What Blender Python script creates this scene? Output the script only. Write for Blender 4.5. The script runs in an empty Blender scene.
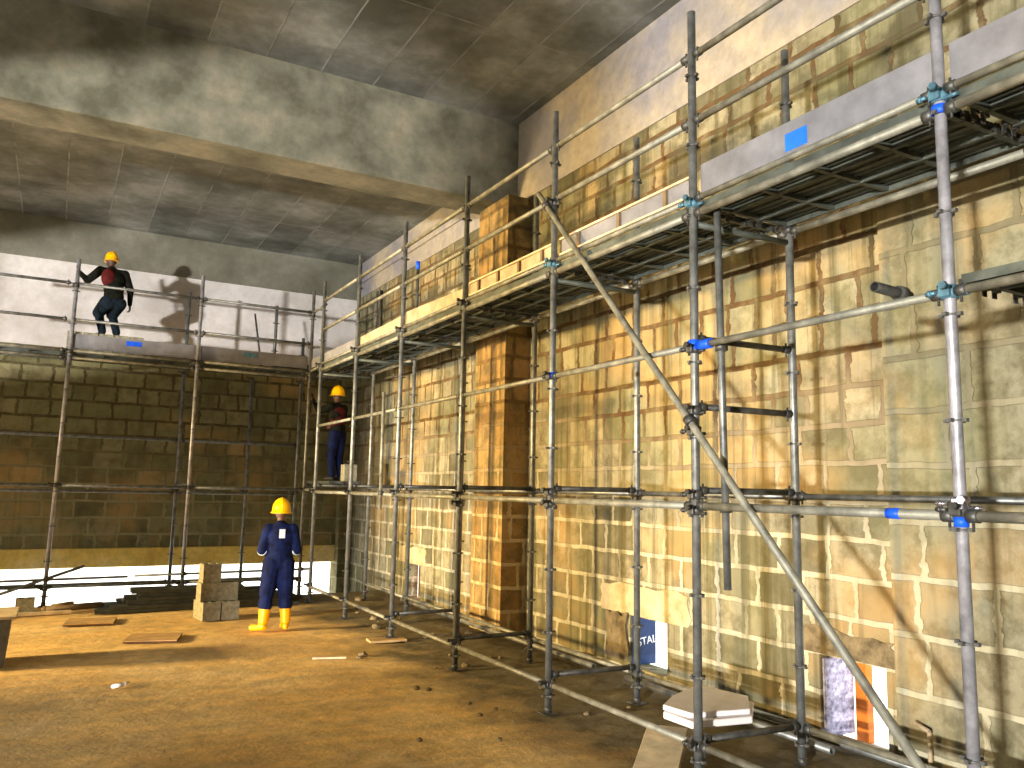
import bpy, bmesh, math, random
from mathutils import Vector, Matrix, Euler, noise as mnoise

random.seed(7)
S = bpy.context.scene
COL = S.collection

# ------------------------------------------------------------------ camera, world, sun, lights, exposure
FPX = 815.13
cam_d = bpy.data.cameras.new('camera'); cam = bpy.data.objects.new('camera', cam_d); COL.objects.link(cam)
cam_d.sensor_width = 36.0; cam_d.lens = FPX / 1024 * 36.0; cam_d.clip_start = 0.05; cam_d.clip_end = 400
yaw, pitch, roll = 0.507349405, 0.130493935, 0.0197640727
fw = Vector((math.sin(yaw)*math.cos(pitch), math.cos(yaw)*math.cos(pitch), math.sin(pitch)))
rt = Vector((math.cos(yaw), -math.sin(yaw), 0)); up = rt.cross(fw)
rt2 = rt*math.cos(roll) + up*math.sin(roll); up2 = -rt*math.sin(roll) + up*math.cos(roll)
mw = Matrix(((rt2.x, up2.x, -fw.x, 0), (rt2.y, up2.y, -fw.y, 0), (rt2.z, up2.z, -fw.z, 1.95), (0, 0, 0, 1)))
cam.matrix_world = mw
S.camera = cam
S.view_settings.view_transform = 'Standard'; S.view_settings.look = 'None'
S.view_settings.gamma = 1.0; S.view_settings.use_curve_mapping = False
S.view_settings.exposure = 0.3

world = bpy.data.worlds.new('World'); S.world = world; world.use_nodes = True
bg = world.node_tree.nodes['Background']
bg.inputs['Color'].default_value = (0.88, 0.94, 1.0, 1); bg.inputs['Strength'].default_value = 2.1

def lamp(name, kind, loc, target, energy, color, **kw):
    d = bpy.data.lights.new(name, kind); d.energy = energy; d.color = color
    for k, v in kw.items(): setattr(d, k, v)
    o = bpy.data.objects.new(name, d); COL.objects.link(o); o.location = loc
    o.rotation_euler = (Vector(target) - Vector(loc)).to_track_quat('-Z', 'Y').to_euler()
    return o
# high sun outside, behind the back wall
lamp('sun', 'SUN', (12, 40, 40), (6, 10, 0), 9.0, (1.0, 0.95, 0.86), angle=0.01)
# added area lamps for low daylight, assumed to enter through an open left side
lamp('assumed_daylight_left', 'AREA', (-13.5, 12.2, 3.3), (4.0, 8.8, 1.2), 7000, (1.0, 0.70, 0.29), shape='RECTANGLE', size=1.6, size_y=1.5)
lamp('assumed_daylight_front', 'AREA', (-17.0, -8.0, 0.96), (2, 12, 4.5), 10500, (1.0, 0.95, 0.86), shape='RECTANGLE', size=0.9, size_y=0.5)

# ------------------------------------------------------------------ materials
def srgb(r, g, b):
    f = lambda c: (c/255)/12.92 if c/255 <= 0.04045 else (((c/255)+0.055)/1.055)**2.4
    return (f(r), f(g), f(b), 1)

class NT:
    def __init__(s, name):
        s.m = bpy.data.materials.new(name); s.m.use_nodes = True; s.t = s.m.node_tree; s.n = s.t.nodes; s.l = s.t.links
        s.b = s.n['Principled BSDF']
    def add(s, typ, **kw):
        n = s.n.new(typ)
        for k, v in kw.items(): setattr(n, k, v)
        return n
    def link(s, a, b): s.l.new(a, b)
    def noise(s, vec, scale, detail=4, rough=0.6):
        n = s.add('ShaderNodeTexNoise'); n.inputs['Scale'].default_value = scale
        n.inputs['Detail'].default_value = detail; n.inputs['Roughness'].default_value = rough
        if vec is not None: s.link(vec, n.inputs['Vector'])
        return n.outputs['Fac']
    def ramp(s, fac, stops):
        r = s.add('ShaderNodeValToRGB'); e = r.color_ramp.elements
        while len(e) < len(stops): e.new(0.5)
        for i, (p, c) in enumerate(stops):
            e[i].position = p; e[i].color = c if len(c) == 4 else (*c, 1)
        s.link(fac, r.inputs['Fac']); return r.outputs['Color']
    def mix(s, fac, a, b, mode='MIX'):
        m = s.add('ShaderNodeMix', data_type='RGBA', blend_type=mode)
        for v, i in ((fac, 0), (a, 6), (b, 7)):
            if hasattr(v, 'links'): s.link(v, m.inputs[i])
            else: m.inputs[i].default_value = v
        return m.outputs[2]
    def math(s, op, a, b=0.0, clamp=False):
        m = s.add('ShaderNodeMath', operation=op, use_clamp=clamp)
        for v, i in ((a, 0), (b, 1)):
            if hasattr(v, 'links'): s.link(v, m.inputs[i])
            else: m.inputs[i].default_value = v
        return m.outputs[0]
    def mapping(s, vec, scale=(1, 1, 1), loc=(0, 0, 0), rot=(0, 0, 0)):
        m = s.add('ShaderNodeMapping'); s.link(vec, m.inputs['Vector'])
        m.inputs['Scale'].default_value = scale; m.inputs['Location'].default_value = loc; m.inputs['Rotation'].default_value = rot
        return m.outputs['Vector']
    def pos(s): return s.add('ShaderNodeNewGeometry').outputs['Position']
    def obj(s): return s.add('ShaderNodeTexCoord').outputs['Object']
    def bump(s, h, strength=0.4, dist=0.02):
        b = s.add('ShaderNodeBump'); b.inputs['Strength'].default_value = strength; b.inputs['Distance'].default_value = dist
        s.link(h, b.inputs['Height']); s.link(b.outputs['Normal'], s.b.inputs['Normal'])
    def col(s, c):
        if hasattr(c, 'links'): s.link(c, s.b.inputs['Base Color'])
        else: s.b.inputs['Base Color'].default_value = c
    def set(s, rough=0.8, metal=0.0, spec=0.3):
        s.b.inputs['Roughness'].default_value = rough; s.b.inputs['Metallic'].default_value = metal
        s.b.inputs['Specular IOR Level'].default_value = spec

def simple(name, c, rough=0.7, metal=0.0, var=0.15, scale=12, bump=0.15, spec=0.3):
    t = NT(name); v = t.obj(); f = t.noise(v, scale)
    d = tuple(x*(1-var*1.6) for x in c[:3]) + (1,); l = tuple(min(1, x*(1+var)) for x in c[:3]) + (1,)
    t.col(t.ramp(f, [(0.3, d), (0.7, l)])); t.set(rough, metal, spec); t.bump(f, bump, 0.004); return t.m

def block_mat(name, axis, c1, c2, c3, mort_low, mort_high, bw=0.53, rh=0.3165, off=(0.13, 0.02), streak=0.5, msize=0.030):
    t = NT(name); p = t.pos()
    sep = t.add('ShaderNodeSeparateXYZ'); t.link(p, sep.inputs[0])
    u = t.math('ADD', sep.outputs[0], sep.outputs[1]); z = sep.outputs[2]
    wob = t.noise(t.mapping(p, (1, 1, 1)), 2.2, 3)
    wob2 = t.noise(t.mapping(p, (1, 1, 1), loc=(7, 3, 9)), 9, 3)
    du = t.math('MULTIPLY', t.math('SUBTRACT', wob2, 0.5), 0.10)
    dz = t.math('MULTIPLY', t.math('SUBTRACT', wob, 0.5), 0.06)
    uu = t.math('ADD', t.math('ADD', u, du), 50 + off[0]); zz = t.math('ADD', t.math('ADD', z, dz), rh*40 - off[1])
    cmb = t.add('ShaderNodeCombineXYZ'); t.link(uu, cmb.inputs[0]); t.link(zz, cmb.inputs[1])
    br = t.add('ShaderNodeTexBrick'); t.link(cmb.outputs[0], br.inputs['Vector'])
    br.offset = 0.5; br.squash = 0.72; br.squash_frequency = 3
    br.inputs['Scale'].default_value = 1; br.inputs['Brick Width'].default_value = bw; br.inputs['Row Height'].default_value = rh
    br.inputs['Mortar Size'].default_value = msize; br.inputs['Mortar Smooth'].default_value = 0.35; br.inputs['Bias'].default_value = 0
    br.inputs['Color1'].default_value = (0, 0, 0, 1); br.inputs['Color2'].default_value = (1, 1, 1, 1); br.inputs['Mortar'].default_value = (.5, .5, .5, 1)
    body = t.ramp(br.outputs['Color'], [(0.0, c1), (0.5, c2), (1.0, c3)])
    grain = t.noise(p, 14, 6, 0.7)
    mid = t.noise(t.mapping(p, (1, 1, 1), loc=(4, 4, 8)), 3.2, 6, 0.7)
    body = t.mix(t.ramp(mid, [(0.44, (0, 0, 0)), (0.60, (.7, .7, .7))]), body, (.11, .095, .05, 1))
    body = t.mix(t.math('MULTIPLY', grain, 0.45), body, (0.05, 0.045, 0.025, 1), 'MIX')
    big = t.noise(p, 0.55, 3)
    body = t.mix(t.ramp(big, [(0.45, (0, 0, 0)), (0.65, (.40, .40, .40))]), body, (0.20, 0.21, 0.10, 1))
    big2 = t.noise(t.mapping(p, (1, 1, 1), loc=(11, 2, 5)), 0.8, 3)
    body = t.mix(t.ramp(big2, [(0.5, (0, 0, 0)), (0.68, (.45, .45, .45))]), body, (0.52, 0.32, 0.12, 1))
    # mortar: pale smeared joints low down, dark raked joints higher up
    mcol = t.mix(t.ramp(t.math('ADD', t.math('MULTIPLY', z, 0.2), t.math('MULTIPLY', t.math('SUBTRACT', big, 0.5), 0.5)), [(0.30, (0, 0, 0)), (0.62, (1, 1, 1))]), mort_low, mort_high)
    jn = t.noise(t.mapping(p, (1, 1, 1), loc=(3, 8, 1)), 5, 4)
    edge = t.math('MULTIPLY', br.outputs['Fac'], t.ramp(jn, [(0.3, (.35, .35, .35)), (0.55, (1, 1, 1))]), True)
    c = t.mix(edge, body, mcol)
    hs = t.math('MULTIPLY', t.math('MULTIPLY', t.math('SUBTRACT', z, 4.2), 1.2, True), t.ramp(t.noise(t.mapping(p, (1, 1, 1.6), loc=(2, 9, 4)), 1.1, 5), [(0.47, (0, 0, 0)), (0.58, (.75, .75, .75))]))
    c = t.mix(hs, c, (.07, .065, .04, 1))  # dark stains high up, which also paint in the shade there
    # dirty vertical run marks
    sc = (9, 9, 0.35)
    st = t.noise(t.mapping(p, sc), 1.0, 4, 0.6)
    c = t.mix(t.ramp(st, [(0.5, (0, 0, 0)), (0.66, (streak, streak, streak))]), c, (0.07, 0.065, 0.03, 1))
    t.col(c); t.set(0.92, 0, 0.15)
    h = t.math('SUBTRACT', t.math('MULTIPLY', grain, 0.35), t.math('MULTIPLY', br.outputs['Fac'], 0.9))
    t.bump(h, 0.7, 0.018); return t.m

def concrete_mat(name, base, dark, light, seams=None, scale=0.9, stain=(0.10, 0.09, 0.05, 1)):
    t = NT(name); p = t.pos(); n1 = t.noise(p, scale, 6, 0.62); n2 = t.noise(p, 7, 6, 0.7)
    c = t.ramp(n1, [(0.36, dark), (0.5, base), (0.66, light)])
    c = t.mix(t.math('MULTIPLY', t.ramp(n2, [(0.4, (0, 0, 0)), (0.75, (1, 1, 1))]), 0.4), c, stain)
    h = n2
    if seams:
        bw, rh, ox, oy = seams
        q = t.mapping(p, (1, 1, 1), loc=(ox, oy, 0))
        q2 = t.add('ShaderNodeVectorMath', operation='ADD'); t.link(q, q2.inputs[0])
        nz = t.add('ShaderNodeTexNoise'); nz.inputs['Scale'].default_value = 3; t.link(p, nz.inputs['Vector'])
        sc = t.add('ShaderNodeVectorMath', operation='SCALE'); t.link(nz.outputs['Color'], sc.inputs[0]); sc.inputs['Scale'].default_value = 0.018
        t.link(sc.outputs[0], q2.inputs[1])
        br = t.add('ShaderNodeTexBrick'); t.link(q2.outputs[0], br.inputs['Vector']); br.offset = 0; br.squash = 1
        br.inputs['Scale'].default_value = 1; br.inputs['Brick Width'].default_value = bw; br.inputs['Row Height'].default_value = rh
        br.inputs['Mortar Size'].default_value = 0.015; br.inputs['Mortar Smooth'].default_value = 0.5
        br.inputs['Color1'].default_value = (0, 0, 0, 1); br.inputs['Color2'].default_value = (1, 1, 1, 1)
        c = t.mix(0.22, c, br.outputs['Color'], 'SOFT_LIGHT')
        gap = t.noise(t.mapping(p, (1, 1, 1), loc=(5, 5, 5)), 1.2, 3)
        f = t.math('MULTIPLY', br.outputs['Fac'], t.ramp(gap, [(0.38, (0, 0, 0)), (0.6, (.9, .9, .9))]), True)
        c = t.mix(f, c, light); h = t.math('ADD', n2, t.math('MULTIPLY', f, 1.5))
    t.col(c); t.set(0.85, 0, 0.25); t.bump(h, 0.35, 0.015); return t.m

M = {}
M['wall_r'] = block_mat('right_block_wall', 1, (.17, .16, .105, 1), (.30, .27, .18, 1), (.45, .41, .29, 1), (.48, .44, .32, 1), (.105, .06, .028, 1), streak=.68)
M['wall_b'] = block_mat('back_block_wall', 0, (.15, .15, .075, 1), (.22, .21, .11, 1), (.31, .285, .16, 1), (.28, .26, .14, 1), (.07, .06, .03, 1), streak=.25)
M['pilaster'] = block_mat('orange_tinted_block', 1, (.34, .20, .075, 1), (.46, .28, .10, 1), (.54, .35, .15, 1), (.56, .44, .24, 1), (.16, .10, .04, 1), bw=.45)  # same orange tint on every face of the pilaster
M['big'] = block_mat('large_block', 1, (.30, .29, .20, 1), (.34, .30, .20, 1), (.38, .36, .25, 1), (.45, .42, .30, 1), (.18, .16, .10, 1), bw=0.82, rh=0.42, off=(.3, .1), streak=.3)
M['ceil'] = concrete_mat('ceiling_concrete', (.165, .18, .18, 1), (.09, .10, .095, 1), (.29, .315, .32, 1), seams=(0.72, 2.45, 0.18, 1.6))
M['headb'] = concrete_mat('head_beam_concrete', (.15, .15, .125, 1), (.10, .10, .08, 1), (.22, .22, .19, 1))
M['beam'] = concrete_mat('beam_concrete', (.165, .165, .13, 1), (.09, .09, .065, 1), (.27, .25, .19, 1), scale=1.4)
M['bandc'] = concrete_mat('upper_wall_concrete', (.33, .30, .27, 1), (.22, .215, .26, 1), (.46, .39, .29, 1))
M['white'] = concrete_mat('pale_plaster', (.56, .54, .56, 1), (.45, .43, .43, 1), (.68, .66, .68, 1), stain=(.35, .33, .28, 1))
M['yellow'] = concrete_mat('sill_concrete', (.78, .56, .14, 1), (.60, .40, .08, 1), (.80, .64, .30, 1))
M['plaster'] = concrete_mat('lintel_plaster', (.52, .44, .27, 1), (.40, .33, .18, 1), (.62, .54, .36, 1), scale=3)
M['steel'] = simple('galvanised_steel', (.19, .20, .20, 1), 0.45, 0.55, 0.35, 9, 0.1, 0.5)
M['steel_w'] = simple('weathered_tube', (.25, .245, .20, 1), 0.55, 0.3, 0.35, 7, 0.15, 0.4)
M['steel_p'] = simple('pale_galvanised_steel', (.36, .36, .40, 1), 0.42, 0.45, 0.3, 9, 0.1, 0.5)
M['steel_d'] = simple('dark_steel', (.085, .085, .08, 1), 0.5, 0.5, 0.4, 12, 0.1, 0.5)
M['ring'] = simple('rosette_steel', (.13, .13, .125, 1), 0.5, 0.4, 0.3, 12, 0.1, 0.5)
M['chrome'] = simple('bright_coupler', (.65, .62, .72, 1), 0.25, 0.9, 0.2, 20, 0.1, 0.6)
M['deck'] = simple('deck_steel', (.10, .115, .10, 1), 0.6, 0.35, 0.35, 5, 0.1, 0.4)
M['pile'] = simple('pile_steel', (.05, .055, .05, 1), 0.6, 0.35, 0.35, 5, 0.1, 0.4)
M['blue'] = simple('blue_paint', (.01, .10, .85, 1), 0.45, 0, 0.15)
M['skyblue'] = simple('light_blue_sticker', (.02, .16, .70, 1), 0.5, 0, 0.1)
M['teal'] = simple('blue_stained_coupler', (.10, .22, .30, 1), 0.45, 0.3, 0.3)
M['toe'] = simple('cream_toe_board', (.42, .33, .22, 1), 0.75, 0, 0.25, 4)
M['toe_g'] = simple('grey_toe_board', (.20, .20, .22, 1), 0.7, 0.1, 0.2, 4)
M['toe_edge'] = simple('toe_board_edge', (.20, .14, .08, 1), 0.7, 0.1, 0.2, 4)
M['wood'] = simple('pale_timber', (.62, .50, .32, 1), 0.8, 0, 0.2, 6)
M['ply'] = simple('plywood', (.50, .32, .14, 1), 0.8, 0, 0.2, 5)
M['ply_e'] = simple('dark_plywood_edge', (.10, .045, .02, 1), 0.8, 0, 0.2, 5)
M['orange'] = simple('orange_timber', (.62, .17, .015, 1), 0.6, 0, 0.2, 5)
M['foam'] = simple('white_foam', (.80, .76, .78, 1), 0.8, 0, 0.05, 10)
M['block'] = simple('loose_block', (.28, .26, .18, 1), 0.95, 0, 0.25, 16, 0.5, 0.1)
M['greybox'] = simple('grey_tub', (.16, .16, .15, 1), 0.7, 0, 0.2)
M['stone'] = simple('rubble', (.20, .155, .09, 1), 0.95, 0, 0.4, 8, 0.5, 0.1)
M['black'] = simple('black_plastic', (.015, .015, .013, 1), 0.5)
M['cloth_navy'] = simple('navy_cloth', (.004, .009, .05, 1), 0.85, 0, 0.5, 9, 0.5, 0.15)
M['cloth_dark'] = simple('dark_olive_cloth', (.010, .011, .008, 1), 0.9, 0, 0.4, 14, 0.5, 0.1)
M['cloth_jean'] = simple('blue_jeans', (.010, .018, .028, 1), 0.9, 0, 0.4, 14, 0.5, 0.1)
M['cloth_red'] = simple('red_vest', (.09, .008, .008, 1), 0.8, 0, 0.3, 14, 0.3, 0.2)
M['silver'] = simple('reflective_patch', (.62, .68, .74, 1), 0.4, 0, 0.1)
M['skin'] = simple('skin', (.10, .05, .03, 1), 0.55, 0, 0.15, 10, 0.1, 0.4)
M['hat'] = simple('yellow_helmet', (.95, .48, .0, 1), 0.32, 0, 0.05, 3, 0.0, 0.5)
M['boot'] = simple('yellow_rubber', (.95, .42, .0, 1), 0.4, 0, 0.1, 5, 0.1, 0.5)
M['cloth_blue'] = simple('blue_board', (.012, .035, .12, 1), 0.6)
M['white_p'] = simple('white_print', (.8, .82, .85, 1), 0.6, 0, 0.03)
M['lilac'] = simple('lit_jamb_lilac', (.50, .48, .78, 1), 0.7, 0, 0.5, 22, 0.6)  # lilac stands in for daylight falling on the jamb

def dirt():
    t = NT('dirt_floor'); p = t.pos()
    a = t.noise(p, 0.6, 5, 0.6); b = t.noise(p, 5, 8, 0.7); c_ = t.noise(p, 30, 4, 0.7)
    s_ = t.noise(t.mapping(p, (0.5, 3.0, 1), rot=(0, 0, 0.35)), 1.2, 5, 0.6)
    c = t.ramp(a, [(0.30, (.66, .42, .17, 1)), (0.5, (.86, .58, .22, 1)), (0.72, (.86, .66, .36, 1))])
    c = t.mix(t.ramp(s_, [(0.42, (0, 0, 0)), (0.65, (.6, .6, .6))]), c, (.50, .38, .20, 1))
    c = t.mix(t.ramp(b, [(0.42, (0, 0, 0)), (0.75, (.7, .7, .7))]), c, (.30, .21, .12, 1))
    # darker rubble-strewn strip along the right wall
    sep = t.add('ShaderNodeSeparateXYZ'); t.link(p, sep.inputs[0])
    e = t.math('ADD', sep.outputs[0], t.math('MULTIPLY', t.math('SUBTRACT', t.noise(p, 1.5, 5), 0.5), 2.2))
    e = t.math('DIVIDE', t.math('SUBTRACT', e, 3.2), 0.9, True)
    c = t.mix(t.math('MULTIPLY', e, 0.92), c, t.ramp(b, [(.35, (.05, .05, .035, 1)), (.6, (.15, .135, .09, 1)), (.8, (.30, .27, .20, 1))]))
    t.col(c); t.set(0.95, 0, 0.1)
    t.bump(t.math('ADD', t.math('MULTIPLY', b, 0.8), t.math('MULTIPLY', c_, 0.3)), 0.6, 0.04); return t.m
M['dirt'] = dirt()
M['outside'] = simple('pale_outdoor_ground', (.80, .78, .72, 1), 0.95, 0, 0.05, 2)

# ------------------------------------------------------------------ mesh helpers
def link(name, me, mats, parent=None):
    o = bpy.data.objects.new(name, me); COL.objects.link(o)
    for m in (mats if isinstance(mats, (list, tuple)) else [mats]): me.materials.append(M[m] if isinstance(m, str) else m)
    if parent: o.parent = parent
    return o
def fin(name, bm, mats, parent=None, smooth=False, loc=None):
    bmesh.ops.recalc_face_normals(bm, faces=bm.faces)
    me = bpy.data.meshes.new(name)
    if smooth:
        for f in bm.faces: f.smooth = True
    bm.to_mesh(me); bm.free()
    o = link(name, me, mats, parent)
    if loc is not None: o.location = loc
    return o
def box(bm, x0, x1, y0, y1, z0, z1, mat=None, mi=0, bev=0.0):
    vs = [bm.verts.new((x, y, z)) for z in (z0, z1) for y in (y0, y1) for x in (x0, x1)]
    if mat is not None:
        for v in vs: v.co = mat @ v.co
    fs = [bm.faces.new([vs[i] for i in f]) for f in ((0, 2, 3, 1), (4, 5, 7, 6), (0, 1, 5, 4), (2, 6, 7, 3), (0, 4, 6, 2), (1, 3, 7, 5))]
    for f in fs: f.material_index = mi
    if bev > 0:
        es = list({e for f in fs for e in f.edges})
        bmesh.ops.bevel(bm, geom=es, offset=bev, segments=1, affect='EDGES', profile=0.5)
    return fs
def frame(d):
    d = d.normalized(); a = Vector((0, 0, 1)) if abs(d.z) < 0.9 else Vector((1, 0, 0))
    x = d.cross(a).normalized(); return x, d.cross(x).normalized()
def tube(bm, a, b, r, n=14, r2=None, cap=True, mi=0, wall=None):
    a = Vector(a); b = Vector(b); x, y = frame(b - a); r2 = r if r2 is None else r2
    def ring(c, rr): return [bm.verts.new(c + x*math.cos(2*math.pi*i/n)*rr + y*math.sin(2*math.pi*i/n)*rr) for i in range(n)]
    A = ring(a, r); B = ring(b, r2)
    for i in range(n):
        f = bm.faces.new((A[i], A[(i+1) % n], B[(i+1) % n], B[i])); f.material_index = mi; f.smooth = True
    if wall:   # hollow ends
        d = (b - a).normalized()*min(0.12, (b-a).length*0.3)
        for R0, c, dd in ((A, a, d), (B, b, -d)):
            I = ring(c, r - wall); J = ring(c + dd, r - wall)
            for i in range(n):
                bm.faces.new((R0[i], R0[(i+1) % n], I[(i+1) % n], I[i])); bm.faces.new((I[i], I[(i+1) % n], J[(i+1) % n], J[i]))
            bm.faces.new(J)
    elif cap:
        bm.faces.new(A).material_index = mi; bm.faces.new(B).material_index = mi
def ball(bm, c, r, sc=(1, 1, 1), rot=None, seg=12):
    mt = Matrix.Translation(Vector(c)) @ (rot.to_4x4() if rot else Matrix.Identity(4)) @ Matrix.Diagonal((r*sc[0], r*sc[1], r*sc[2], 1))
    bmesh.ops.create_uvsphere(bm, u_segments=seg, v_segments=seg//2+2, radius=1, matrix=mt)
def cap(bm, a, b, r0, r1=None):
    r1 = r0 if r1 is None else r1
    tube(bm, a, b, r0, 12, r1); ball(bm, a, r0); ball(bm, b, r1)
def struct(o): o['kind'] = 'structure'; return o
def tag(o, label, cat, group=None):
    o['label'] = label; o['category'] = cat
    if group: o['group'] = group
    return o
def empty(name, loc, label, cat, group=None, rz=0):
    o = bpy.data.objects.new(name, None); COL.objects.link(o); o.location = loc; o.rotation_euler = (0, 0, rz); o.empty_display_size = 0.1
    return tag(o, label, cat, group)
def copy_tree(o, parent=None):
    c = o.copy(); COL.objects.link(c); c.parent = parent
    for ch in o.children: copy_tree(ch, c)
    return c

# ------------------------------------------------------------------ the hall
WX = 5.75; BY = 17.6; CZ = 7.46; CZ2 = 7.0
def wall_cells(bm, us, zs, holes, f):
    for i in range(len(us)-1):
        for k in range(len(zs)-1):
            cu = (us[i]+us[i+1])/2; cz = (zs[k]+zs[k+1])/2
            if any(h[0] < cu < h[1] and h[2] < cz < h[3] for h in holes): continue
            f(us[i], us[i+1], zs[k], zs[k+1])
holes = [(6.89, 7.52, 0.06, 0.60), (4.29, 4.93, -0.04, 0.64), (13.52, 14.2, 0.0, 0.62)]
bm = bmesh.new()
us = sorted([-4, BY + .3] + [v for h in holes for v in h[:2]]); zs = [-.5, -0.04, 0.0, 0.06, .60, .62, .64, 6.2]
wall_cells(bm, us, zs, holes, lambda a, b, c, d: box(bm, WX, WX+.25, a, b, c, d))
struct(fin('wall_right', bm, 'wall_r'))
bm = bmesh.new(); box(bm, WX-.02, WX+.25, -4, 10.25, 6.2, CZ); box(bm, WX-.02, WX+.25, 10.9, BY, 6.2, CZ2)
struct(fin('trim_1', bm, ['bandc']))
bm = bmesh.new(); box(bm, WX-.06, WX-.022, 10.92, BY, 6.52, 6.62, bev=.01); struct(fin('trim_2', bm, 'bandc'))
# projecting part of the wall of larger blocks, near the camera
bm = bmesh.new(); box(bm, WX-.07, WX, -4, 4.16, -.1, 4.5); struct(fin('trim_3', bm, 'big'))
# pilaster
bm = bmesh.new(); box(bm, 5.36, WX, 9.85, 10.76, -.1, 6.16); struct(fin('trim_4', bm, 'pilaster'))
# plaster round the two low openings
def rough_slab(name, y0, y1, z0, z1, skip=None, seed=0, mat='plaster', x=WX, th=.012):
    bm = bmesh.new(); R = random.Random(seed); pts = []
    n = 9
    for i in range(n+1): pts.append((y0+(y1-y0)*i/n, z1+R.uniform(-.03, .03)))
    for i in range(1, 4): pts.append((y1+R.uniform(-.04, .04), z1+(z0-z1)*i/4))
    for i in range(n+1): pts.append((y1+(y0-y1)*i/n, z0+(R.uniform(-.02, .02) if not skip else 0)))
    for i in range(1, 4): pts.append((y0+R.uniform(-.05, .05), z0+(z1-z0)*i/4))
    vs = [bm.verts.new((x-th, p[0], p[1])) for p in pts]; f = bm.faces.new(vs)
    r = bmesh.ops.extrude_face_region(bm, geom=[f])
    for v in r['geom']:
        if isinstance(v, bmesh.types.BMVert): v.co.x = x
    return struct(fin(name, bm, mat))
rough_slab('trim_5', 6.55, 8.05, .61, .93, True, 1)
rough_slab('trim_6', 7.53, 7.95, .10, .60, True, 2, 'stone', th=.03)
rough_slab('trim_7', 13.3, 14.5, .63, .92, True, 3)
rough_slab('trim_8', 4.2, 5.1, .65, .86, True, 4, 'stone', th=.012)
# beam across the hall
bm = bmesh.new(); box(bm, -7.2, WX, 10.25, 10.9, 6.17, CZ+.05, bev=.012); struct(fin('trim_9', bm, 'beam'))
# ceilings
bm = bmesh.new(); box(bm, -7.2, WX+.25, -4, 10.3, CZ, CZ+.3); struct(fin('ceiling', bm, 'ceil'))
bm = bmesh.new(); box(bm, -7.2, WX+.25, 10.88, BY+.3, CZ2, CZ2+.3); struct(fin('ceiling_back', bm, 'ceil'))
# back wall: blocks, pale plaster above the scaffold deck, concrete head beam and sill beam
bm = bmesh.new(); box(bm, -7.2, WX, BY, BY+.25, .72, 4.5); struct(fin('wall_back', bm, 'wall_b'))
bm = bmesh.new(); box(bm, -7.2, WX, BY-.015, BY+.25, 4.5, 6.17); struct(fin('trim_10', bm, 'white'))
bm = bmesh.new(); box(bm, -7.2, WX, BY-.03, BY+.25, 6.17, CZ2, bev=.01); struct(fin('trim_11', bm, 'headb'))
bm = bmesh.new(); box(bm, -7.2, WX, BY-.04, BY+.25, .36, .72, bev=.01); struct(fin('trim_12', bm, 'yellow'))
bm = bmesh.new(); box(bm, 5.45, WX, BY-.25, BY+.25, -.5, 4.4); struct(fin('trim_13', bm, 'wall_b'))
# left side: deep lintel, end column, unseen piers and low walls added to shape daylight
bm = bmesh.new(); box(bm, -7.3, -7.0, -4, BY+.25, 4.41, CZ)
box(bm, -7.3, -7.0, 8.3, 9.5, -.4, 4.41); box(bm, -7.3, -7.0, 2.6, 8.3, -.4, 2.72); box(bm, -7.3, -7.0, 9.5, 10.9, -.4, 2.05); box(bm, -7.3, -7.0, -1.1, .1, -.4, 4.41); box(bm, -7.3, -7.0, 13.3, BY+.25, -.4, 4.41)
struct(fin('wall_left_light_shaping', bm, 'beam'))
for i, y in enumerate((-3.8,)):
    bm = bmesh.new(); box(bm, -7.3, -6.95, y-.2, y+.2, -.4, 4.41, bev=.02); struct(fin('trim_%d' % (14+i), bm, 'beam'))
bm = bmesh.new(); box(bm, -7.3, WX+.25, -4.25, -4, -.1, CZ); struct(fin('wall_front', bm, 'wall_b'))

# floor
def fz(x, y):
    h = 0.012*mnoise.noise(Vector((x*1.3, y*1.3, 0))) + 0.006*mnoise.noise(Vector((x*6, y*6, 3)))
    w = max(0, min(1, (x-4.0)/1.2)); h += w*(0.025 + 0.035*mnoise.noise(Vector((x*3.4, y*3.4, 9))) + .02*mnoise.noise(Vector((x*9, y*9, 4))))
    if y > 15.3: h -= 0.4*min(1, (y-15.3)/.35)
    return h - 0.012
bm = bmesh.new(); xs = [-7.3 + i*(13.05/110) for i in range(111)]; ys = [-4 + i*(19.9/170) for i in range(171)]
g = [[bm.verts.new((x, y, fz(x, y))) for y in ys] for x in xs]
for i in range(110):
    for j in range(170): bm.faces.new((g[i][j], g[i+1][j], g[i+1][j+1], g[i][j+1])).smooth = True
struct(fin('floor', bm, 'dirt'))
bm = bmesh.new(); box(bm, -60, 60, 15.6, 90, -.6, -.40); box(bm, 6.0, 60, -30, 15.6, -.6, -.10); box(bm, -60, -7.3, -30, 15.6, -.6, -.1)
struct(fin('ground', bm, 'outside'))

# ------------------------------------------------------------------ scaffold
R_ = 0.031
RINGS = [.15+.55*i for i in range(10)] + [5.1]
def ring_bm():
    bm = bmesh.new(); tube(bm, (0, 0, -.005), (0, 0, .005), .042, 16)
    for k in range(4):
        m = Matrix.Rotation(k*math.pi/2, 4, 'Z'); box(bm, .03, .062, -.012, .012, -.008, .010, m)
    return bm
def coupler_bm(chrome=False):
    bm = bmesh.new(); tube(bm, (0, 0, -.035), (0, 0, .035), .044, 14)
    box(bm, -.062, -.03, -.03, .03, -.03, .03, bev=.006)
    tube(bm, (-.05, .045, 0), (-.05, .10, .0), .011, 8); tube(bm, (-.05, .07, 0), (-.05, .085, 0), .02, 6)
    tube(bm, (-.10, -.03, .02), (-.04, -.03, .02), .011, 8); tube(bm, (-.115, -.03, .02), (-.09, -.03, .02), .021, 6)
    tube(bm, (0, -.10, -.02), (0, -.04, -.02), .012, 8)
    return bm
_m = {}
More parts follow.
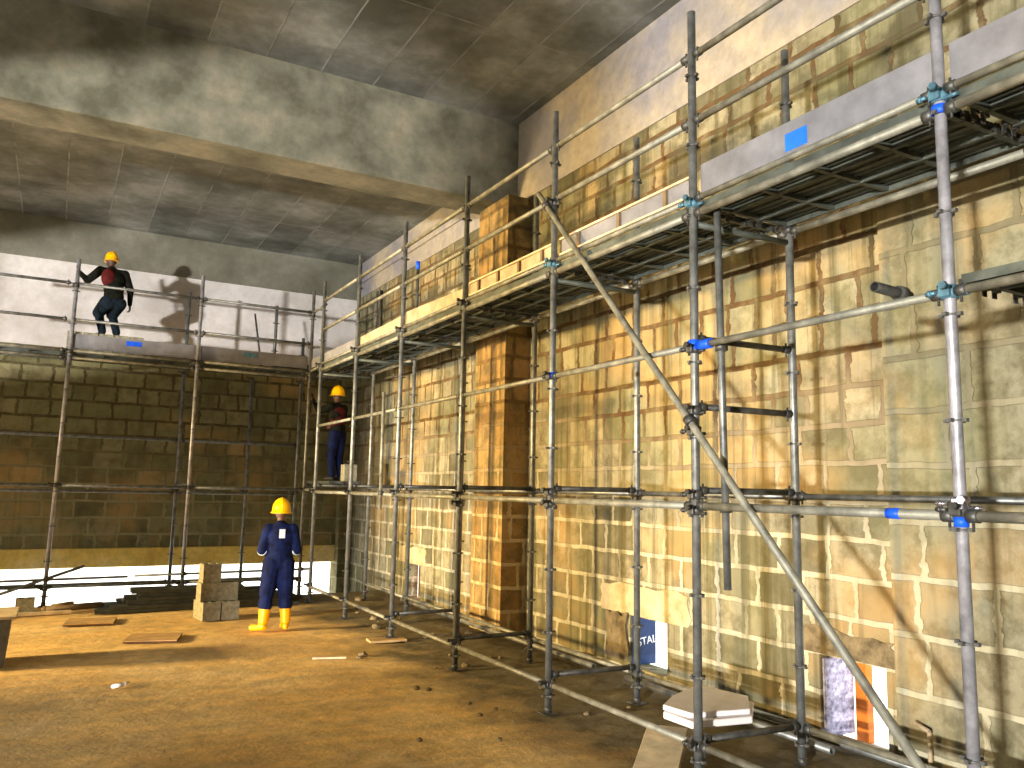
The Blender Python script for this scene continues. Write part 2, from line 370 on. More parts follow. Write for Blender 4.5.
def proto(key, fn, mat):
    if key not in _m:
        b = fn(); bmesh.ops.recalc_face_normals(b, faces=b.faces); me = bpy.data.meshes.new(key[0]); b.to_mesh(me); b.free(); me.materials.append(M[mat]); _m[key] = me
    return _m[key]
def child(name, me, parent, loc, rz=0):
    o = bpy.data.objects.new(name, me); COL.objects.link(o); o.parent = parent; o.location = loc; o.rotation_euler = (0, 0, rz); return o

def standard(x, y, z0, z1, label, group, mat='steel', coup=(), rings=True, joint=None, base=True, blue=(), lean=(0, 0), rz=0):
    o = empty('scaffold_standard', (x, y, z0), label, 'scaffold pole', group)
    o.rotation_euler = (lean[0], lean[1], 0)
    bm = bmesh.new(); tube(bm, (0, 0, 0), (0, 0, z1-z0), R_, 16, wall=.006)
    fin('pole', bm, mat, o)
    if rings:
        for z in RINGS:
            if z0+.08 < z < z1-.05: child('rosette', proto(('rosette', 'x'), ring_bm, 'ring'), o, (0, 0, z-z0))
    for z in coup:
        k = 'teal' if z in blue else 'steel_d'
        c = child('coupler', proto(('coupler', k), coupler_bm, k), o, (0, 0, z-z0), rz)
        if z in blue: c['label'] = 'blue-stained clamp coupler'
    if base:
        bm = bmesh.new(); box(bm, -.07, .07, -.07, .07, 0, .008); tube(bm, (0, 0, .008), (0, 0, .06), .036, 12)
        fin('base_plate', bm, 'steel_d', o)
    return o
ORD = ['nearest', 'second', 'third', 'fourth', 'fifth', 'sixth', 'seventh']
OY = [2.52, 4.47, 6.42, 8.36, 10.31, 12.24, 14.2]
OX = 4.0; IX = 4.95
lab_o = ['pale galvanised outer standard at far right, with chrome and blue couplers',
 'grey outer standard passing in front of the white foam slabs',
 'grey outer standard crossed near its top by the long diagonal brace',
 'grey outer standard just in front of the orange block pilaster',
 'grey outer standard standing on a small brown board',
 'outer standard right of the short pale hanging tube, between worker and wall opening',
 'outer standard nearest the back corner, right beside the worker in the shadows']
lab_o[5] = 'grey outer standard between the short dangling tube and the back corner'
lab_o[6] = 'last outer standard of the right-hand scaffold, beside the corner worker'
gO = 'outer standards of the right-hand scaffold'
for i, y in enumerate(OY):
    cz = {0: (4.1, 3.02, 1.9), 1: (4.1, 3.0, 2.55, 2.4, 1.95, 1.84, .25), 2: (4.7, 4.1, 3.02, 1.95, 1.84, .25), 3: (4.1, 1.9, 1.8, .3), 4: (4.1, 1.9, .28), 5: (4.1, 1.88, .28), 6: (4.1, 1.88, .28)}[i]
    bl = {0: (4.1, 3.02), 1: (4.1,), 2: (4.1,)}.get(i, ())
    b = .03 if i == 4 else 0
    o = standard(OX, y, b, 5.63, lab_o[i], gO, 'steel_p' if i == 0 else 'steel', cz, blue=bl)
    if i == 0:
        c = child('coupler', proto(('coupler', 'chrome'), coupler_bm, 'chrome'), o, (0, 0, 1.93), .3); c['label'] = 'bright chrome clamp coupler'
    def blue_collar(z, r=.036, h=.05, par=o, lab='bright blue painted collar'):
        bm = bmesh.new(); tube(bm, (0, 0, z-h/2), (0, 0, z+h/2), r, 16); q = fin('collar', bm, 'blue', par); q['label'] = lab
    if i == 0: blue_collar(1.84); blue_collar(4.02, .045)
    if i == 1:
        blue_collar(3.03, .046, .07)
        bm = bmesh.new(); tube(bm, (0, -.04, 3.02), (0, -.17, 3.02), .036, 14); q = fin('sleeve', bm, 'blue', o); q['label'] = 'bright blue painted sleeve beside the collar'
    if i == 2: blue_collar(3.03, .046, .05)
IY = [4.42, 6.37, 8.36, 10.3, 12.16, 14.1]
lab_i = ['dark inner standard left of the wall opening with the orange post',
 'inner standard passing in front of the blue-covered wall opening',
 'inner standard in front of the shaded side of the block pilaster',
 'inner standard hidden tight behind an outer one, left of the pilaster',
 'inner standard with bright blue tip beside the small far wall opening',
 'inner standard against the right wall nearest the back corner']
for i, y in enumerate(IY):
    o = standard(IX, y, 0, 5.57 if i != 4 else 5.65, lab_i[i], 'inner standards of the right-hand scaffold', 'steel', (4.05, 1.95), rz=math.pi)
    if i == 4:
        bm = bmesh.new(); tube(bm, (0, 0, 5.53), (0, 0, 5.66), .034, 14); q = fin('collar', bm, 'blue', o); q['label'] = 'bright blue painted tip'
# back scaffold
BYO = 15.1; BYI = 16.1
for x, lab in ((-1.95, 'back scaffold standard just beyond the left side'), (.02, 'slightly leaning front standard at left, gripped by the man on the deck'), (2.05, 'front standard of the back scaffold above the loose block stack'), (4.05, 'front standard of the back scaffold in the corner beside the right-hand run')):
    if x < -1: continue
    standard(x, BYO, 0, 5.65, lab, 'front standards of the back scaffold', 'steel' if x > 3 else 'steel_p', (5.2, 4.08, 1.9, .28), base=True, lean=(0, 0.012 if x < 1 else 0))
for x, lab, z1 in ((1.97, 'rear standard of back scaffold paired just left of the central front one', 5.55), (3.22, 'thin rear standard against back wall ending under the deck', 4.0), (4.15, 'rear standard in the corner behind the front corner one', 4.9), (.0, 'rear standard behind the man on the deck', 4.0)):
    if x == 0: continue
    standard(x, BYI if x != 3.22 else BYI+.07, -.42, z1, lab, 'rear standards of the back scaffold', 'steel', (4.0, 1.85), base=True)
for x, lab in ((3.55, 'short upright post on the back deck near the dark bundle'),):
    standard(x, 15.9, 4.112, 5.45, lab, None, 'steel', (), base=True)

def ledger(a, b, label, group, mat='steel', name='ledger_tube', r=.024, gap=.034, head=True):
    a = Vector(a); b = Vector(b); d = (b-a).normalized(); a2 = a + d*gap; b2 = b - d*gap; mid = (a2+b2)/2
    o = empty(name, mid, label, 'scaffold tube', group)
    bm = bmesh.new(); tube(bm, a2-mid, b2-mid, r, 14); fin('tube', bm, mat, o)
    if head:
        for e, s in ((a2, 1), (b2, -1)):
            bm = bmesh.new(); c = e - mid; tube(bm, c + d*s*.002, c + d*s*.06, r+.007, 10)
            x, y = frame(d); zz = Vector((0, 0, 1)); p = c + d*s*.028
            tube(bm, p - zz*.06, p + zz*.05, .008, 6)
            fin('wedge_head', bm, 'steel_d', o)
    return o
bay_r = ['bay nearest the camera', 'bay by the orange post', 'bay by the blue board', 'bay just right of the pilaster', 'bay left of the pilaster', 'bay past the dangling tube', 'bay at the back corner']
def run(z, x, ys, what, group, mat, offs=0, skip=(), r=.024, dx=0):
    for i in range(len(ys)-1):
        if i in skip: continue
        ledger((x+dx, ys[i], z), (x+dx, ys[i+1], z), '%s, in the %s' % (what, bay_r[i+offs]), group, mat, r=r, name='guard_rail' if z > 4.5 else 'ledger_tube')
OYF = [0.57] + OY
run(5.27, OX, OYF, 'top guard rail of right scaffold', 'top guard rails of the right-hand scaffold', 'steel_w', r=.026)
run(4.74, OX, OYF, 'middle guard rail of right scaffold', 'middle guard rails of the right-hand scaffold', 'steel_w', r=.026)
run(4.13, OX, OYF, 'upper tube on outer edge of high deck', 'upper edge tubes of the right-hand deck', 'steel_w', r=.022)
run(4.015, OX, OYF, 'lower tube on outer edge of high deck', 'lower edge tubes of the right-hand deck', 'steel_w', r=.028)
run(3.02, OX, OYF, 'pale outer ledger above mid height', 'upper outer ledgers of the right-hand scaffold', 'steel_w')
run(1.87, OX, OYF, 'outer ledger at eye height', 'eye-height outer ledgers of the right-hand scaffold', 'steel_w', r=.028)
run(.25, OX, OYF, 'outer ledger just above the dirt', 'lowest outer ledgers of the right-hand scaffold', 'steel_w')
IYF = [2.5] + IY
run(4.03, IX, IYF, 'inner tube under high deck by wall', 'inner edge tubes of the right-hand deck', 'steel_w', offs=1, r=.028)
run(1.95, IX, IYF, 'inner ledger at eye height by the wall', 'eye-height inner ledgers of the right-hand scaffold', 'steel', offs=1)
run(.27, IX, IYF, 'inner ledger low by the wall foot', 'lowest inner ledgers of the right-hand scaffold', 'steel_w', offs=1)
for q in list(bpy.data.objects):
    if q.get('label') == 'outer ledger at eye height, in the bay by the orange post':
        bm = bmesh.new(); tube(bm, (0, -.56, 0), (0, -.64, 0), .030, 14); z_ = fin('tape', bm, 'blue', q); z_['label'] = 'blue tape band'
# transoms
tl = {1: [3.05, 2.55, 1.95, .25], 2: [1.95, .30], 3: [1.95, .30], 4: [1.95, .30], 5: [1.95], 6: [1.95]}
nm = {3.05: 'upper', 2.55: 'middle', 1.95: 'eye-height', .25: 'low', .30: 'low'}
ty = ['', 'by the foam slabs', 'at the standard crossed by the brace', 'in front of the pilaster', 'at the standard on the brown board', 'beyond the short dangling tube', 'nearest the back corner']
for i, zs_ in tl.items():
    for z in zs_:
        ledger((OX, OY[i], z+.03), (IX, IY[i-1], z+.03), '%s dark cross tube joining outer and inner standards %s' % (nm[z], ty[i]), 'cross tubes of the right-hand scaffold', 'steel_d', 'transom_tube')
for i in range(7):
    y = OY[i]
    if i: ledger((OX, y, 3.945), (IX, IY[i-1], 3.945), 'cross tube under the high deck %s' % (ty[i]), 'cross tubes under the right-hand deck', 'deck', 'transom_tube', head=False)
# back scaffold ledgers
def brun(z, y, xs_, what, group, mat, name='ledger_tube', r=.024):
    bays = ['at the left side', 'between the two front standards', 'ending at the corner']
    for i in range(len(xs_)-1):
        ledger((xs_[i], y, z), (xs_[i+1], y, z), '%s, %s' % (what, bays[i]), group, mat, name, r=r)
bx = [-1.95, .02, 2.05, 4.05]
for z, w in ((5.23, 'top guard rail of back scaffold'), (4.62, 'middle guard rail of back scaffold')):
    brun(z, BYO, bx, w, w.replace('rail', 'rails'), 'steel', 'guard_rail')
brun(4.1, BYO, bx, 'upper deck-edge tube of back scaffold', 'deck-edge tubes of the back scaffold', 'steel_w')
brun(3.98, BYO, bx, 'lower deck-edge tube of back scaffold', 'lower deck-edge tubes of the back scaffold', 'steel_w')
brun(1.9, BYO, bx, 'front ledger at eye height of back scaffold', 'eye-height front ledgers of the back scaffold', 'steel')
brun(.30, BYO, bx, 'front ledger near the ground of back scaffold', 'lowest front ledgers of the back scaffold', 'steel')
bxi = [-1.95, 1.97, 4.15]
for z, w in ((2.75, 'rear ledger half way up the back wall'), (1.80, 'rear ledger at eye height by the back wall'), (.22, 'rear ledger seen against the bright gap')):
    for i in range(2):
        ledger((bxi[i], BYI, z), (bxi[i+1], BYI, z), '%s, %s' % (w, ['left part', 'right part'][i]), w.replace('ledger', 'ledgers'), 'steel')
ledger((.02, BYO, 4.0), (.02, BYI+.1, 4.0), 'cross tube under back deck at the left standard', 'cross tubes of the back scaffold', 'steel', 'transom_tube')
ledger((2.05, BYO, 1.95), (1.97, BYI, 1.95), 'cross tube of back scaffold above the loose blocks', 'cross tubes of the back scaffold', 'steel', 'transom_tube')
ledger((4.05, 14.23, 1.9), (4.05, 15.07, 1.9), 'short tube tying right and back scaffolds at eye height', 'tie tubes in the corner', 'steel_w')
ledger((4.0, 14.23, 4.1), (4.05, 15.07, 4.1), 'short tube tying right and back scaffolds at deck height', 'tie tubes in the corner', 'steel_w')
ledger((4.05, 14.23, 5.23), (4.05, 15.07, 5.23), 'short guard rail closing the corner at the top', 'tie tubes in the corner', 'steel_w', 'guard_rail')

standard(4.95, 15.12, -.01, 5.3, 'inner standard deep in the corner behind the corner worker', None, 'steel', (4.05, 1.95))
ledger((4.05, 15.1, 1.98), (4.95, 15.12, 1.98), 'cross tube under the planks of the corner worker', None, 'steel_d', 'transom_tube')
ledger((4.05, 15.1, 4.03), (4.95, 15.12, 4.03), 'cross tube under the corner deck', None, 'steel_d', 'transom_tube')
# deck planks
def plank_bm(L, w=.30, h=.05, ribs=5):
    bm = bmesh.new(); box(bm, -w/2, w/2, -L/2, L/2, h-.006, h)
    for s in (-1, 1): box(bm, s*w/2-(.008 if s > 0 else 0), s*w/2+(.008 if s < 0 else 0), -L/2, L/2, 0, h-.006)
    for k in range(ribs):
        y = -L/2+.03+(L-.06)*k/(ribs-1); box(bm, -w/2+.008, w/2-.008, y-.018, y+.018, .004, h-.006)
    for s in (-.08, 0, .08): box(bm, s-.006, s+.006, -L/2, L/2, h-.02, h-.006)
    return bm
def hook_bm():
    bm = bmesh.new(); box(bm, -.02, .02, 0, .03, .0, .035); box(bm, -.02, .02, .024, .03, -.03, .035); return bm
def plank(loc, L, label, group, rz=0, mat='deck', name='deck_plank', w=.285, hooks=True):
    o = empty(name, loc, label, 'scaffold plank', group, rz)
    child('panel', proto(('panel', mat, round(L, 2), w), lambda: plank_bm(L, w), mat), o, (0, 0, 0))
    if hooks:
        for sx in (-.1, .1):
            for s in (-1, 1): child('hook', proto(('hook',), hook_bm, 'steel_d'), o, (sx, s*(L/2), 0), 0 if s > 0 else math.pi)
    return o
wl = ['outer', 'middle', 'wall-side']
for i in range(7):
    y0, y1 = OYF[i], OYF[i+1]
    for k in range(3):
        plank((OX+.17+.292*k, (y0+y1)/2, 4.06), (y1-y0)-.09, '%s steel plank of the high deck, %s' % (wl[k], bay_r[i]), 'steel planks of the right-hand deck')
for k in range(3):
    plank((OX+.17+.292*k, 1.55, 3.06), 1.84, '%s plank of the low platform at far right' % wl[k], 'planks of the low right platform')
for i in range(3):
    x0, x1 = bx[i], bx[i+1]
    for k in range(3):
        plank(((x0+x1)/2, BYO+.18+.31*k, 4.06), (x1-x0)-.09, '%s steel plank of the back deck, %s' % (['front', 'middle', 'rear'][k], ['left bay', 'middle bay', 'right bay'][i]), 'steel planks of the back deck', math.pi/2)
for k in range(2):
    plank((4.35+.32*k, 15.15, 4.06), 1.7, '%s steel plank of the corner deck' % ['outer', 'wall-side'][k], 'steel planks of the corner deck')
for k in range(2):
    plank((4.36+.30*k, 14.93, 2.014), 1.6, '%s plank under the feet of the corner worker' % ['outer', 'wall-side'][k], 'planks at eye height in the corner')

# toe boards along the right deck
def toe(y0, y1, z0, z1, label, mat, posts=0, dz=0.0, x=4.045, sticker=None):
    o = empty('toe_board', (x, (y0+y1)/2, z0), label, 'toe board', 'toe boards of the right-hand deck')
    L = y1-y0; h = z1-z0; m = Matrix.Rotation(math.atan2(dz, L), 4, 'X')
    bm = bmesh.new(); box(bm, -.003, .003, -L/2, L/2, 0, h, m, bev=0); fin('board', bm, mat, o)
    if posts:
        bm = bmesh.new()
        box(bm, -.03, -.003, -L/2, L/2, h-.018, h, m); box(bm, -.03, -.003, -L/2, L/2, 0, .018, m)
        fin('flange', bm, 'wood', o)
        for k in range(posts):
            y = -L/2+L*(k+.5)/posts; bm = bmesh.new(); box(bm, -.028, -.003, y-.02, y+.02, .018, h-.018, m); fin('rib', bm, 'toe_edge', o)
    if sticker:
        bm = bmesh.new(); box(bm, -.006, -.003, sticker-.09-(y0+y1)/2, sticker+.09-(y0+y1)/2, .03, .15, m); q = fin('sticker', bm, 'skyblue', o); q['label'] = 'blue rectangular sticker'
    return o
toe(.62, 2.48, 4.17, 4.40, 'grey toe board at the right edge', 'toe_g')
toe(2.55, 4.43, 4.17, 4.40, 'grey toe board with a blue sticker', 'toe_g', sticker=3.53)
toe(4.52, 6.35, 4.17, 4.34, 'cream ribbed toe board with a white and orange face right of the brace', 'toe_g', 3)
toe(6.46, 8.30, 4.17, 4.33, 'cream ribbed toe board between brace and pilaster', 'toe', 4)
toe(8.42, 10.3, 4.16, 4.33, 'plain cream toe board left of the pilaster, slightly tipped', 'toe', dz=.05)
toe(10.35, 12.2, 4.15, 4.32, 'plain cream toe board with faded blue mark', 'toe', dz=-.03)
toe(12.3, 15.0, 4.15, 4.32, 'plain grey toe board running into the corner', 'toe_g')
def btoe(x0, x1, label, st=None):
    o = empty('toe_board', ((x0+x1)/2, BYO+.04, 4.15), label, 'toe board', 'toe boards of the back deck')
    bm = bmesh.new(); box(bm, -(x1-x0)/2, (x1-x0)/2, -.004, .004, 0, .24); fin('board', bm, 'toe_g', o)
    if st is not None:
        bm = bmesh.new(); box(bm, st-.12-(x0+x1)/2, st+.12-(x0+x1)/2, -.009, -.004, .12, .20); q = fin('sticker', bm, 'blue' if st < 2 else 'teal', o); q['label'] = 'blue rectangular sticker'
btoe(.08, 2.0, 'grey toe board of back deck with a blue sticker, below the man', 1.02)
btoe(2.1, 4.0, 'grey toe board of back deck with a faded blue sticker', 2.95)

# free tubes
def free_tube(a, b, label, mat='steel_w', r=.028, name='scaffold_tube', group=None, coup=()):
    a = Vector(a); b = Vector(b); mid = (a+b)/2
    o = empty(name, mid, label, 'scaffold tube', group)
    bm = bmesh.new(); tube(bm, a-mid, b-mid, r, 16, wall=.006); fin('tube', bm, mat, o)
    for t in coup:
        p = a.lerp(b, t) - mid; bm = bmesh.new(); d = (b-a).normalized(); tube(bm, p-d*.03, p+d*.03, r+.014, 12); box(bm, p.x, p.x+.05, p.y-.025, p.y+.025, p.z-.025, p.z+.025, bev=.005)
        fin('coupler', bm, 'steel_d', o)
    return o
free_tube((3.925, 6.60, 4.84), (3.925, 2.20, 0.0), 'long diagonal brace tube running from the deck down to the right', 'steel_w', .027, 'brace_tube', coup=(.035, .49))
free_tube((4.075, 4.30, 4.05), (4.065, 4.235, 1.31), 'plain vertical tube hanging below the deck, its open end above the foam slabs', 'steel', .026, 'hanging_tube', coup=(.385, .8))
free_tube((3.95, 10.8, 3.29), (3.95, 10.77, 1.66), 'short pale vertical tube dangling from the ledgers', 'steel_w', .022, 'hanging_tube', coup=(.86,))
free_tube((3.86, 2.86, 3.105), (4.16, 2.86, 3.09), 'short dark tube stub clamped on the ledger at right', 'steel_d', .03, 'stub_tube', coup=(.75,))
free_tube((-1.1, 14.9, .05), (.55, 15.02, .62), 'sloping tube tied to the left standard against the bright gap', 'steel', .024, 'brace_tube')
free_tube((1.3, 15.04, .44), (4.2, 15.04, .47), 'thin horizontal tube crossing the bright gap', 'steel', .02, coup=(.26,.95))
free_tube((-1.9, 15.04, .40), (1.2, 15.04, .43), 'second thin tube crossing the bright gap at left', 'steel', .02, coup=(.62,))
# lilac-looking bundle, buckets, and a pole on the corner deck
bm = bmesh.new()
for k in range(5): cap(bm, (-.35+.13*k, random.uniform(-.1, .1), .07+.03*(k % 2)), (-.2+.14*k, random.uniform(-.12, .12), .10), .07, .05)
tag(fin('sack', bm, 'black', None, True, (3.9, 15.55, 4.13)), 'dark bundle slumped on the deck in the corner', 'bundle')
free_tube((3.15, 15.95, 5.25), (3.32, 15.85, 4.13), 'thin dark stick leaning on the pale back wall', 'steel_d', .018, 'stick')
o = empty('spade', (4.75, 13.3, 4.13), 'dark long-handled tool standing on the deck by the corner', 'tool')
bm = bmesh.new(); tube(bm, (0, 0, .35), (0, 0, 1.25), .03, 10); fin('handle', bm, 'black', o)
bm = bmesh.new(); box(bm, -.09, .09, -.02, .02, 0, .38, bev=.015); fin('blade', bm, 'black', o)

# ------------------------------------------------------------------ things on the ground
def thing_box(name, loc, size, label, cat, mat, rz=0, group=None, bev=.008, tilt=(0, 0)):
    bm = bmesh.new(); sx, sy, sz = size; box(bm, -sx/2, sx/2, -sy/2, sy/2, 0, sz, bev=bev)
    o = fin(name, bm, mat, None); o.location = loc; o.rotation_euler = (tilt[0], tilt[1], rz); return tag(o, label, cat, group)
def hollow_block(loc, size, label, rz=0, group='loose blocks beside the worker', upright=False):
    sx, sy, sz = size; bm = bmesh.new(); t = .035
    box(bm, -sx/2, sx/2, -sy/2, sy/2, 0, t)
    for a, b in ((-sx/2, -sx/2+t), (-t/2, t/2), (sx/2-t, sx/2)): box(bm, a, b, -sy/2, sy/2, t, sz)
    for a, b in ((-sy/2, -sy/2+t), (sy/2-t, sy/2)): box(bm, -sx/2+t, -t/2, a, b, t, sz); box(bm, t/2, sx/2-t, a, b, t, sz)
    o = fin('concrete_block', bm, 'block'); o.location = loc; o.rotation_euler = (0, 0, rz); return tag(o, label, 'block', group)
rb = 0.12
bz = .26
def bl(dx, dy, dz, s, label):
    c, s_ = math.cos(rb), math.sin(rb); hollow_block((2.26+dx*c-dy*s_, 12.95+dx*s_+dy*c, dz), s, label, rb)
bl(-.135, 0, 0, (.25, .50, bz), 'bottom grey block at left of the loose stack')
bl(.135, 0, 0, (.25, .50, bz), 'bottom grey block at right of the loose stack')
bl(0, 0, bz+.004, (.54, .24, bz), 'grey block in the middle layer of the loose stack')
bl(-.12, 0, 2*bz+.008, (.26, .24, .27), 'grey block standing on top of the loose stack')
hollow_block((-.22, 14.6, .0), (.25, .25, .2), 'small pale block near the left standard', 0, None)

# planks and tubes stacked before the bright gap
R = random.Random(3); n = 0
layers = [(.75, 3.9, 4), (.95, 3.75, 4), (1.05, 3.55, 3), (1.15, 3.4, 3), (1.2, 3.25, 2), (1.2, 2.95, 2)]
pos_w = ['front', 'second', 'third', 'rear']
ht = ['bottom', 'second', 'third', 'fourth', 'fifth', 'topmost']
for li, (x0, x1, cnt) in enumerate(layers):
    for k in range(cnt):
        L = round((x1-x0)*.97, 2); xc = (x0+x1)/2 + R.uniform(-.18, .18)
        plank((xc, 14.05+.26*k+(4-cnt)*.06, .0+li*.053), L, '%s plank in the %s layer of the steel plank pile' % (pos_w[k], ht[li]), 'steel planks piled on the ground', math.pi/2+R.uniform(-.003, .003), 'pile', 'steel_plank', w=.235, hooks=False)
bm = bmesh.new(); rr = random.Random(5); prev = None
cap(bm, (0, 0, .06), (.75, .12, .08), .055, .045); cap(bm, (.1, .02, .1), (.35, .06, .13), .035, .03)
tag(fin('log', bm, 'toe_edge', None, True, (.05, 14.3, .0)), 'rough brown log end lying before the plank pile', 'log')
thing_box('timber', (-.15, 14.15, .0), (1.1, .09, .05), 'thin greenish timber strip on the dirt at left', 'board', 'wood', .05)
def sheet(loc, sx, sy, rz, label):
    o = empty('plywood_sheet', loc, label, 'board', 'plywood offcuts on the dirt', rz)
    bm = bmesh.new(); box(bm, -sx/2, sx/2, -sy/2, sy/2, .022, .03); fin('face', bm, 'ply', o)
    bm = bmesh.new(); box(bm, -sx/2, sx/2, -sy/2, sy/2, 0, .0219); q = fin('edge', bm, 'ply_e', o)
sheet((1.27, 11.5, .0), .62, .55, -.25, 'brown plywood piece lying nearest the camera')
sheet((.62, 13.15, .0), .62, .55, -.15, 'paler plywood piece lying farther back at left')
thing_box('plank_pad', (3.92, 10.25, 0), (.48, .24, .03), 'small brown board under an outer standard', 'board', 'ply', -.1, bev=.003)
thing_box('stick', (2.93, 9.45, 0.0), (.38, .05, .025), 'short pale wooden stick on the dirt', 'board', 'wood', -.3, bev=.004)
bm = bmesh.new(); cap(bm, (0, 0, .02), (.09, .03, .025), .02, .018); cap(bm, (.09, .03, .025), (.14, .10, .02), .018, .012)
tag(fin('rag', bm, 'foam', None, True, (.66, 8.93, 0)), 'small white scrap lying alone on the dirt', 'scrap')
# grey tub at the left edge
o = empty('mortar_tub', (-.72, 10.7, 0), 'grey tub with a board on top at the left edge', 'tub')
bm = bmesh.new(); fs = box(bm, -.45, .45, -.35, .35, 0, .50)
for v in bm.verts:
    if v.co.z < .1: v.co.x *= .92; v.co.y *= .92
fin('body', bm, 'greybox', o)
bm = bmesh.new(); box(bm, -.5, .5, -.4, .4, .501, .53, bev=.006); fin('cover_board', bm, 'wood', o)
# foam slabs and pale board
def poly_slab(name, pts, z0, z1, mat, label, cat, group=None):
    bm = bmesh.new(); vs = [bm.verts.new((x, y, z0)) for x, y in pts]; f = bm.faces.new(vs)
    r = bmesh.ops.extrude_face_region(bm, geom=[f])
    for v in r['geom']:
        if isinstance(v, bmesh.types.BMVert): v.co.z = z1
    bmesh.ops.bevel(bm, geom=list(bm.edges), offset=.006, segments=1, affect='EDGES')
    return tag(fin(name, bm, mat), label, cat, group)
poly_slab('foam_slab', [(4.05, 4.90), (4.30, 5.10), (4.78, 5.28), (4.88, 4.82), (4.56, 4.52), (4.06, 4.60)], .315, .365, 'foam', 'lower white foam slab resting on the low scaffold tubes', 'foam slab', 'white foam slabs')
poly_slab('foam_slab', [(4.07, 4.93), (4.32, 5.12), (4.76, 5.32), (4.86, 4.86), (4.58, 4.56), (4.10, 4.66)], .367, .405, 'foam', 'upper white foam slab, topmost of the two', 'foam slab', 'white foam slabs')
a = Vector((4.20, 5.03, .215)); b = Vector((3.10, 3.98, .03)); d = (b-a)
bm = bmesh.new(); box(bm, 0, d.length, -.15, .15, -.04, 0, bev=.005)
o = fin('timber_board', bm, 'wood'); o.location = a
o.rotation_euler = d.to_track_quat('X', 'Z').to_euler(); tag(o, 'wide pale timber board sloping from under the foam slabs', 'board')
# planks along the wall foot
for k, (x, y0, y1, lb, mt) in enumerate(((5.32, 7.6, 13.4, 'long pale board lying along the right wall foot', 'steel_w'), (5.25, 4.4, 7.0, 'grey tube lying near the foot of the blue opening', 'steel'), (5.45, 3.2, 6.4, 'grey tube lying below the opening with the orange post', 'steel'))):
    free_tube((x, y0, .07), (x+.05, y1, .07), lb, mt, .03)
# rubble
st = bmesh.new(); bmesh.ops.create_icosphere(st, subdivisions=2, radius=1)
for v in st.verts: v.co *= 1+.35*mnoise.noise(v.co*1.4)
sme = bpy.data.meshes.new('rubble_stone'); st.to_mesh(sme); st.free(); sme.materials.append(M['stone'])
R = random.Random(11)
for k in range(110):
    if k < 95: x = R.uniform(4.25, 5.7) - R.random()*.4; y = R.uniform(3.6, 14)
    else: x = R.uniform(2.6, 4.0); y = R.uniform(5, 9.5)
    s = R.uniform(.012, .035) if R.random() < .9 else R.uniform(.04, .06)
    if x > 5.2 and (y < 4.4 or 9.6 < y < 11): continue
    if abs(x-5.35) < .2 or abs(x-4.95) < .12 or abs(x-4.0) < .12 or (x > 3.6 and y < 5.4): continue
    o = bpy.data.objects.new('rubble_stone', sme); COL.objects.link(o); o.location = (x, y, fz(x, y)+s*.35); o.scale = (s*R.uniform(.8, 1.4), s, s*.7); o.rotation_euler = (0, 0, R.uniform(0, 6))
    tag(o, 'small brown lump of rubble on the dirt by the right-hand scaffold', 'rubble', 'rubble along the right wall')
# what stands in the low openings
o = empty('tarp_board', (5.98, 7.50, 0.06), 'dark blue board with white lettering lining a low wall opening', 'board')
bm = bmesh.new(); box(bm, -.21, .11, -.012, .012, 0, .53, bev=.004); fin('panel', bm, 'cloth_blue', o)
cu = bpy.data.curves.new('lettering', 'FONT'); cu.body = 'STAL'; cu.size = .12; cu.extrude = .002; cu.align_x = 'CENTER'
to = bpy.data.objects.new('lettering', cu); COL.objects.link(to); cu.materials.append(M['white_p'])
dg = bpy.context.evaluated_depsgraph_get(); me = bpy.data.meshes.new_from_object(to.evaluated_get(dg)); bpy.data.objects.remove(to)
to = bpy.data.objects.new('lettering', me); COL.objects.link(to); to.parent = o; to.location = (-.015, -.015, .22); to.rotation_euler = (math.pi/2, -.12, 0)
to['label'] = 'white printed lettering'
thing_box('foam_block', (6.75, 7.3, -.1), (.2, .3, .22), 'pale lump outside the opening with the blue board', 'block', 'foam', .2)
thing_box('timber_post', (6.19, 4.84, -.1), (.09, .12, .8), 'orange timber post standing in the wall opening', 'post', 'orange', 0)
thing_box('lit_jamb_panel', (5.96, 4.912, -.035), (.36, .03, .64), 'lilac panel painted as the daylit jamb left of the orange post', 'panel', 'lilac', 0)  # added panel, its colour imitates the jamb lit from outside
thing_box('timber_post', (6.1, 14.1, -.1), (.10, .42, .8), 'orange-brown board standing in the small far opening', 'post', 'orange', 0)
# hooked bar at the foot of the near wall
bm = bmesh.new(); cap(bm, (0, 0, 0), (0, 0, .30), .016); cap(bm, (0, 0, .30), (0, .10, .33), .016)
tag(fin('bent_pipe', bm, 'toe', None, True, (5.62, 3.86, .0)), 'short bent pinkish pipe sticking up at the near wall foot', 'pipe')

